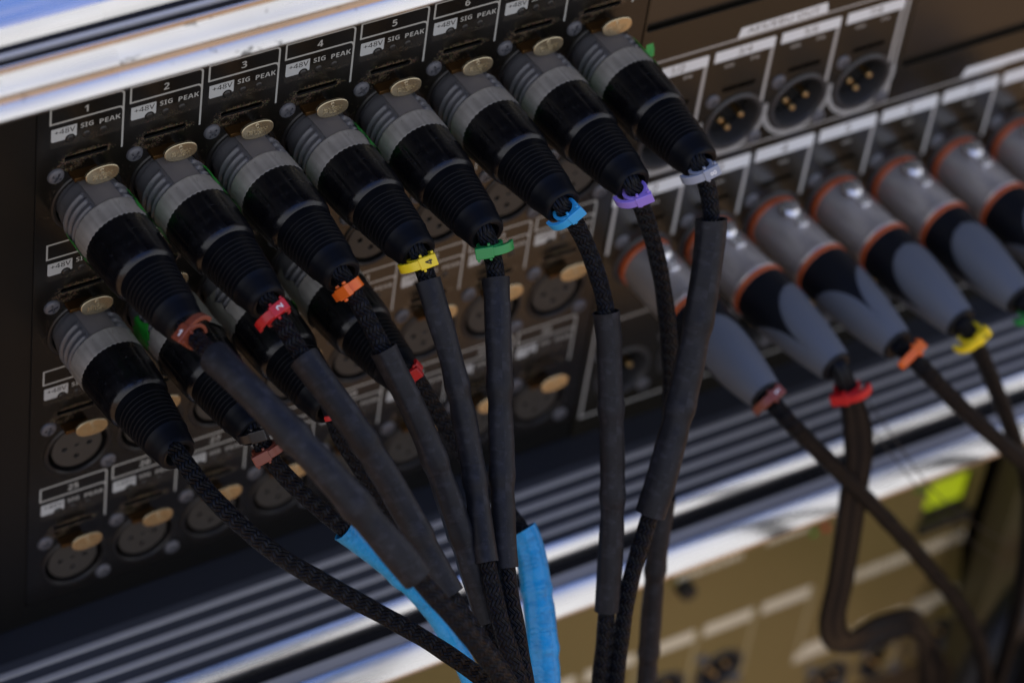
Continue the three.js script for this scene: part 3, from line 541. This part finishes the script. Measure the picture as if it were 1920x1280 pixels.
// ---------------------------------------------------------------- clip-on cable markers
const clipG = (() => {
  const o = [], n = 26, a0 = -0.2 * Math.PI, a1 = 1.2 * Math.PI; // opening points down
  for (let i = 0; i <= n; i++) { const a = a0 + (a1 - a0) * i / n; o.push(new THREE.Vector2(4.35 * Math.cos(a), 4.35 * Math.sin(a))); }
  for (let i = n; i >= 0; i--) { const a = a0 + (a1 - a0) * i / n; o.push(new THREE.Vector2(3.35 * Math.cos(a), 3.35 * Math.sin(a))); }
  const g = new THREE.ExtrudeGeometry(new THREE.Shape(o), { depth: 3.2, bevelEnabled: true, bevelSize: 0.12, bevelThickness: 0.12, bevelSegments: 1 }); g.translate(0, 0, -1.6); return g;
})();
const plateG = new RoundedBoxGeometry(6.0, 2.1, 4.0, 2, 0.35); plateG.translate(2.0, 4.5, 0);
const strapG = (() => {
  const o = [], n = 18, a0 = 0.44 * Math.PI, a1 = 1.02 * Math.PI, at = (a, r) => new THREE.Vector2(-0.6 + (r + 1.6) * Math.cos(a), -0.4 + r * Math.sin(a));
  for (let i = 0; i <= n; i++) o.push(at(a0 + (a1 - a0) * i / n, 5.4));
  for (let i = n; i >= 0; i--) o.push(at(a0 + (a1 - a0) * i / n, 4.3));
  const g = new THREE.ExtrudeGeometry(new THREE.Shape(o), { depth: 2.6, bevelEnabled: true, bevelSize: 0.15, bevelThickness: 0.2, bevelSegments: 2 }); g.translate(0, 0, -1.3); return g;
})();
const nubG = merge([[0.2, -2.5], [4.2, -2.5], [0.2, 2.5]].map(([x, z]) => { const g = new RoundedBoxGeometry(0.9, 1.2, 0.9, 1, 0.2); g.translate(x, 4.2, z); return g; }));
function tag(c, s, colour, label, o = {}) {
  const u = Math.min(1, s / c.L), p = c.curve.getPointAt(u).add(V(...c.base)), t = c.curve.getTangentAt(u);
  const g = thing('cable_marker', label, 'cable marker', p.toArray(), 'clip-on colour markers on the cables');
  let y = camDir.clone(); y.addScaledVector(t, -y.dot(t)).normalize(); y.applyAxisAngle(t, o.turn || 0);
  const z = t.clone(), x = y.clone().cross(z);
  const tilt = o.tilt || 0;
  g.quaternion.setFromRotationMatrix(new THREE.Matrix4().makeBasis(x, y, z)); g.rotateY(tilt);
  const m = TAG[colour], k = o.flip ? Math.PI : 0, b = group('number_plate', g); b.rotation.y = k;
  mesh('clip_ring', clipG, m, g);
  mesh('plate', plateG, m, b); mesh('strap', strapG, m, b); mesh('snap_tooth', nubG, m, b);
  if (o.digit) {
    const tg = new TextGeometry(o.digit, { font, size: 2.3, depth: 0.12, curveSegments: 4, bevelEnabled: false }); tg.computeBoundingBox(); const q = tg.boundingBox;
    tg.translate(-(q.min.x + q.max.x) / 2, -(q.min.y + q.max.y) / 2, 0); tg.rotateX(-Math.PI / 2); tg.rotateY(o.up ?? Math.PI / 2); tg.translate(2.3, 5.6, 0);
    mesh('number', tg, o.dark ? M.ink : M.white, b);
  }
  if (o.scale) g.scale.setScalar(o.scale);
  return g;
}
tag(made[0], 13, 'brown', 'brown clip marker with a white 1 on the channel 1 cable', { digit: '1', flip: true, tilt: 0.25, up: Math.PI / 2 });
tag(made[1], 13, 'red', 'red clip marker with a white 2 on the channel 2 cable', { digit: '2', tilt: 0.1 });
tag(made[2], 13, 'orange', 'orange clip marker at the end of the channel 3 plug', { turn: 0.9, tilt: 0.1 });
tag(made[3], 11, 'yellow', 'yellow clip marker with a black 4 on the channel 4 cable', { digit: '4', dark: true, tilt: 0.0 });
tag(made[4], 13, 'green', 'green clip marker on the channel 5 cable above the straight sleeve', { flip: true, turn: 0.1, tilt: -0.1 });
tag(made[5], 11, 'blue', 'sky blue clip marker on the channel 6 cable', { turn: 0.1, tilt: 0.1 });
tag(made[6], 12, 'violet', 'violet clip marker on the channel 7 cable', { turn: 0.15 });
tag(made[7], 11, 'grey', 'grey clip marker with a pale 8 on the channel 8 cable', { digit: '8', turn: -0.1 });
tag(c10, 9, 'black', 'black ring marker just above the plain brown one', { turn: 0.4 });
tag(c10, 16, 'brown', 'plain brown clip marker below a black ring, beside the first long sleeve', { flip: true });
tag(c11, 10, 'red', 'red clip marker peeking out behind the second long sleeve', { turn: -1.0, scale: 0.6 });
tag(c12, 11, 'red', 'red clip marker half hidden behind the third long sleeve', { turn: 0.4 });

// ---------------------------------------------------------------- grey plugs of the output row
const gShell = lathe([[9.9, -8], [9.9, 2.5], [10.5, 3], [10.7, 5], [10.7, 28.8], [11.3, 29.4], [11.5, 31.2], [11.2, 31.6]], 64);
const gBaseRing = lathe([[9.6, 0.2], [10.9, 0.4], [11.2, 1.2], [11.1, 2.6], [10.4, 3.1]], 56);
const gRing = lathe([[11.1, 31.6], [11.45, 31.8], [11.5, 33.6], [11.1, 34]], 56);
const bootR = z => z < 46 ? 11.15 - (z - 34) * 0.03 : 10.79 - (z - 46) * 0.07 - Math.pow(Math.max(0, z - 46) / 34, 2) * 2.3;
const gBoot = (() => { const p = []; for (let z = 33.9; z <= 79; z += 1.8) p.push([bootR(z), z]); p.push([bootR(79.4), 79.4], [bootR(79.4) - 0.6, 80.1], [3.6, 80.1], [3.4, 74]); return lathe(p, 56); })();
const petals = [0, Math.PI].map(o => {
  return band(10, 42, 79.2, 0, 1, 26, 40, (r, a, z, u, v) => {
    const z0 = 43, z1 = 69, w = z < z1 ? Math.PI / 2 * Math.sqrt(Math.max(0, 1 - Math.pow((z1 - Math.max(z, z0)) / (z1 - z0), 2))) : Math.PI / 2 + 0.002;
    return [bootR(z) + 0.28 * Math.min(1, Math.min(u, 1 - u) * 14 + (z > z1 ? 1 : 0)), o + (u * 2 - 1) * w, z];
  });
});
const latchG = merge([disc(4.3, 0, 2.4, 32, 1.0)]), latchTongue = new RoundedBoxGeometry(4.6, 1.8, 7, 2, 0.6);
function greyCable(k, o) {
  const b = [OX + k * CW, OY, 0], t = thing('audio_cable', o.label, 'cable', b, 'grey plugs in the output row');
  const d = V(o.tip[0] - b[0], o.tip[1] - b[1], o.tip[2] - b[2]).normalize(), plug = group('plug', t); plug.quaternion.setFromUnitVectors(V(0, 0, 1), d);
  mesh('plug_shell', gShell, M.satin, plug); mesh('base_ring', gBaseRing, M.orange, plug); mesh('coding_ring', gRing, M.orange, plug); mesh('rubber_boot', gBoot, M.blackBoot, plug);
  const spin = group('boot_cover', plug); spin.rotation.z = o.spin; petals.forEach(g => mesh('grey_panel', g, M.greyBoot, spin));
  const l = mesh('release_button', latchG, M.button, plug, [0, 11.0, 9]); l.rotation.x = -Math.PI / 2;
  mesh('button_tongue', latchTongue, M.button, plug, [0, 10.9, 15.5]);
  const rel = p => [p[0] - b[0], p[1] - b[1], p[2] - b[2]], s0 = V(...b).addScaledVector(d, 74);
  const e = o.pts[o.pts.length - 1], curve = curveOf([rel(s0.toArray()), ...o.pts.map(rel), ...(o.ribbon ? [] : [rel([e[0] + 14, e[1] - 90, e[2] + 2]), rel([e[0] + 16, e[1] - 260, e[2] - 4])])]), L = curve.getLength();
  if (o.ribbon) mesh('braided_cord', toCreasedNormals(sweep(curve, { n: 200, m: 40, uvl: 12, sides: o.ribbon, r: (u, th, s) => { const g = Math.min(1, Math.max(0, (s - 12) / 26)), a = 3.2 + (5.9 - 3.2) * g, c = 3.2 + (1.2 - 3.2) * g; return [a * Math.sign(Math.cos(th)) * Math.pow(Math.abs(Math.cos(th)), 0.28), c * Math.sign(Math.sin(th)) * Math.pow(Math.abs(Math.sin(th)), 0.28)]; } }), 0.55), M.strap, t);
  else mesh('braided_cord', sweep(curve, { n: Math.round(L), m: 28, uvl: 17, r: 0 || ((u, th, s) => 3.3 * (1 + 0.03 * Math.sin(s * 0.3 + k))) }), M.braidDark, t);
  return { t, curve, base: b, L };
}
const gA = greyCable(-1, { tip: [252.2, -144.5, 80], spin: 0.5, label: 'cable with grey and black plug tip marked brown, in front of the lower rails', pts: [[252.5, -144.8, 80.5], [256.5, -150.2, 88], [274, -172.2, 92], [307, -214.3, 94], [345.3, -266, 94], [375.3, -309.8, 94], [392.1, -341.8, 94], [404, -382, 93], [400, -440, 92]] });
const gB = greyCable(0, { tip: [283.2, -142, 80], spin: -0.5, label: 'flat wide cable with red marker, folding over itself near the lower unit', ribbon: u => { const w = Math.min(1, Math.max(0, (u - 0.52) / 0.1)), q = Math.min(1, Math.max(0, (u - 0.76) / 0.12)); return V(1, 0.1, 0.1).lerp(V(0.28, 0.71, -0.64), w).lerp(V(1, 0.1, 0.1), q).normalize(); }, pts: [[283.4, -142.1, 80.5], [287.4, -152.7, 85], [294, -177.6, 90], [295.3, -204, 93], [298.6, -249.5, 95], [299.5, -276, 96], [307, -292, 95], [321, -301, 92], [338, -307, 88], [358, -318, 84], [373, -344, 81], [382.4, -366, 80], [393, -399, 78]] });
const gC = greyCable(1, { tip: [311.1, -141.6, 80], spin: -1.15, label: 'cable with orange marker leaving the third grey plug to the lower right', pts: [[311.3, -141.6, 80.5], [314.5, -144.5, 88], [334.6, -168.1, 96], [364.8, -201.7, 102], [396.3, -237, 105]] });
const gD = greyCable(2, { tip: [340.6, -141.8, 80], spin: 0.1, label: 'cable with yellow marker leaving the fourth grey plug', pts: [[340.5, -141.2, 80.5], [346.5, -151.1, 84], [361.3, -179.3, 88], [378, -212.8, 90], [395.4, -251.4, 90]] });
const gE = greyCable(3, { tip: [368.4, -140.4, 80], spin: 0.2, label: 'cable with green marker leaving the grey plug at the right edge', pts: [[368.6, -140.2, 80.5], [375.5, -150.8, 86], [391.1, -179.4, 90], [410, -220, 92]] });
greyCable(4, { tip: [398, -141, 80], spin: -0.4, label: 'cable whose grey plug is cut by the right edge, second from last', pts: [[399, -142, 81], [412, -165, 88], [430, -200, 92]] });
greyCable(5, { tip: [428, -141, 80], spin: 0.3, label: 'cable whose grey plug shell only just enters the frame at upper right', pts: [[429, -142, 81], [442, -165, 88], [460, -200, 92]] });
tag(gA, 7.5, 'brown', 'brown clip marker with a pale digit on the first grey plug', { digit: '1', turn: -0.3 });
tag(gB, 17, 'red', 'red clip marker on the flat wide cable', { turn: 0.5, flip: true, scale: 1.15 });
tag(gC, 12, 'orange', 'orange clip marker below the third grey plug, beside the rail', { turn: -0.8 });
tag(gD, 13, 'yellow', 'yellow clip marker with a black digit on the fourth grey plug cable', { digit: '4', dark: true, turn: -0.2, scale: 1.1 });
tag(gE, 11, 'green', 'green clip marker at the right edge of the picture', { digit: '5', turn: -0.2 });

// ---------------------------------------------------------------- loose dark cables and a thin wire at lower right
const rubber = std([0.01, 0.0105, 0.013], 0.5);
const loose = (name, label, cat, pts, r, grp) => { const b = pts[0], c = curveOf(pts.map(p => [p[0] - b[0], p[1] - b[1], p[2] - b[2]])); const t = thing(name, label, cat, b, grp); mesh('cord', sweep(c, { n: 80, m: 24, uvl: 20, r: () => r }), rubber, t); };
loose('power_cable', 'thick black cable curving in the lower right corner, upper strand', 'cable', [[520, -392, 30], [471.6, -391, 44], [447, -399.5, 54], [434, -418, 60], [424, -450, 64]], 9);
loose('power_cable', 'thick black cable at the very corner, lower strand', 'cable', [[545, -455, 30], [497, -446, 40], [472, -458, 50], [462, -490, 54]], 11);
loose('thin_wire', 'hair thin wire hanging past the lit display, upper strand', 'wire', [[300, -160, 60], [320.7, -195.1, 86], [346.8, -232, 84], [391.6, -284, 76], [451.7, -341.8, 66], [520, -400, 50]], 0.28, 'thin wires past the display');
loose('thin_wire', 'hair thin wire hanging past the lit display, lower strand', 'wire', [[296, -166, 60], [318.7, -200.1, 86], [346, -238, 84], [388, -291, 76], [447, -352, 66], [520, -415, 50]], 0.25, 'thin wires past the display');

// ---------------------------------------------------------------- render
const renderer = new THREE.WebGLRenderer({ antialias: true });
renderer.setSize(1024, 682);
renderer.shadowMap.enabled = true;
renderer.toneMapping = THREE.LinearToneMapping;
renderer.toneMappingExposure = EXPOSURE;
renderer.render(scene, camera);
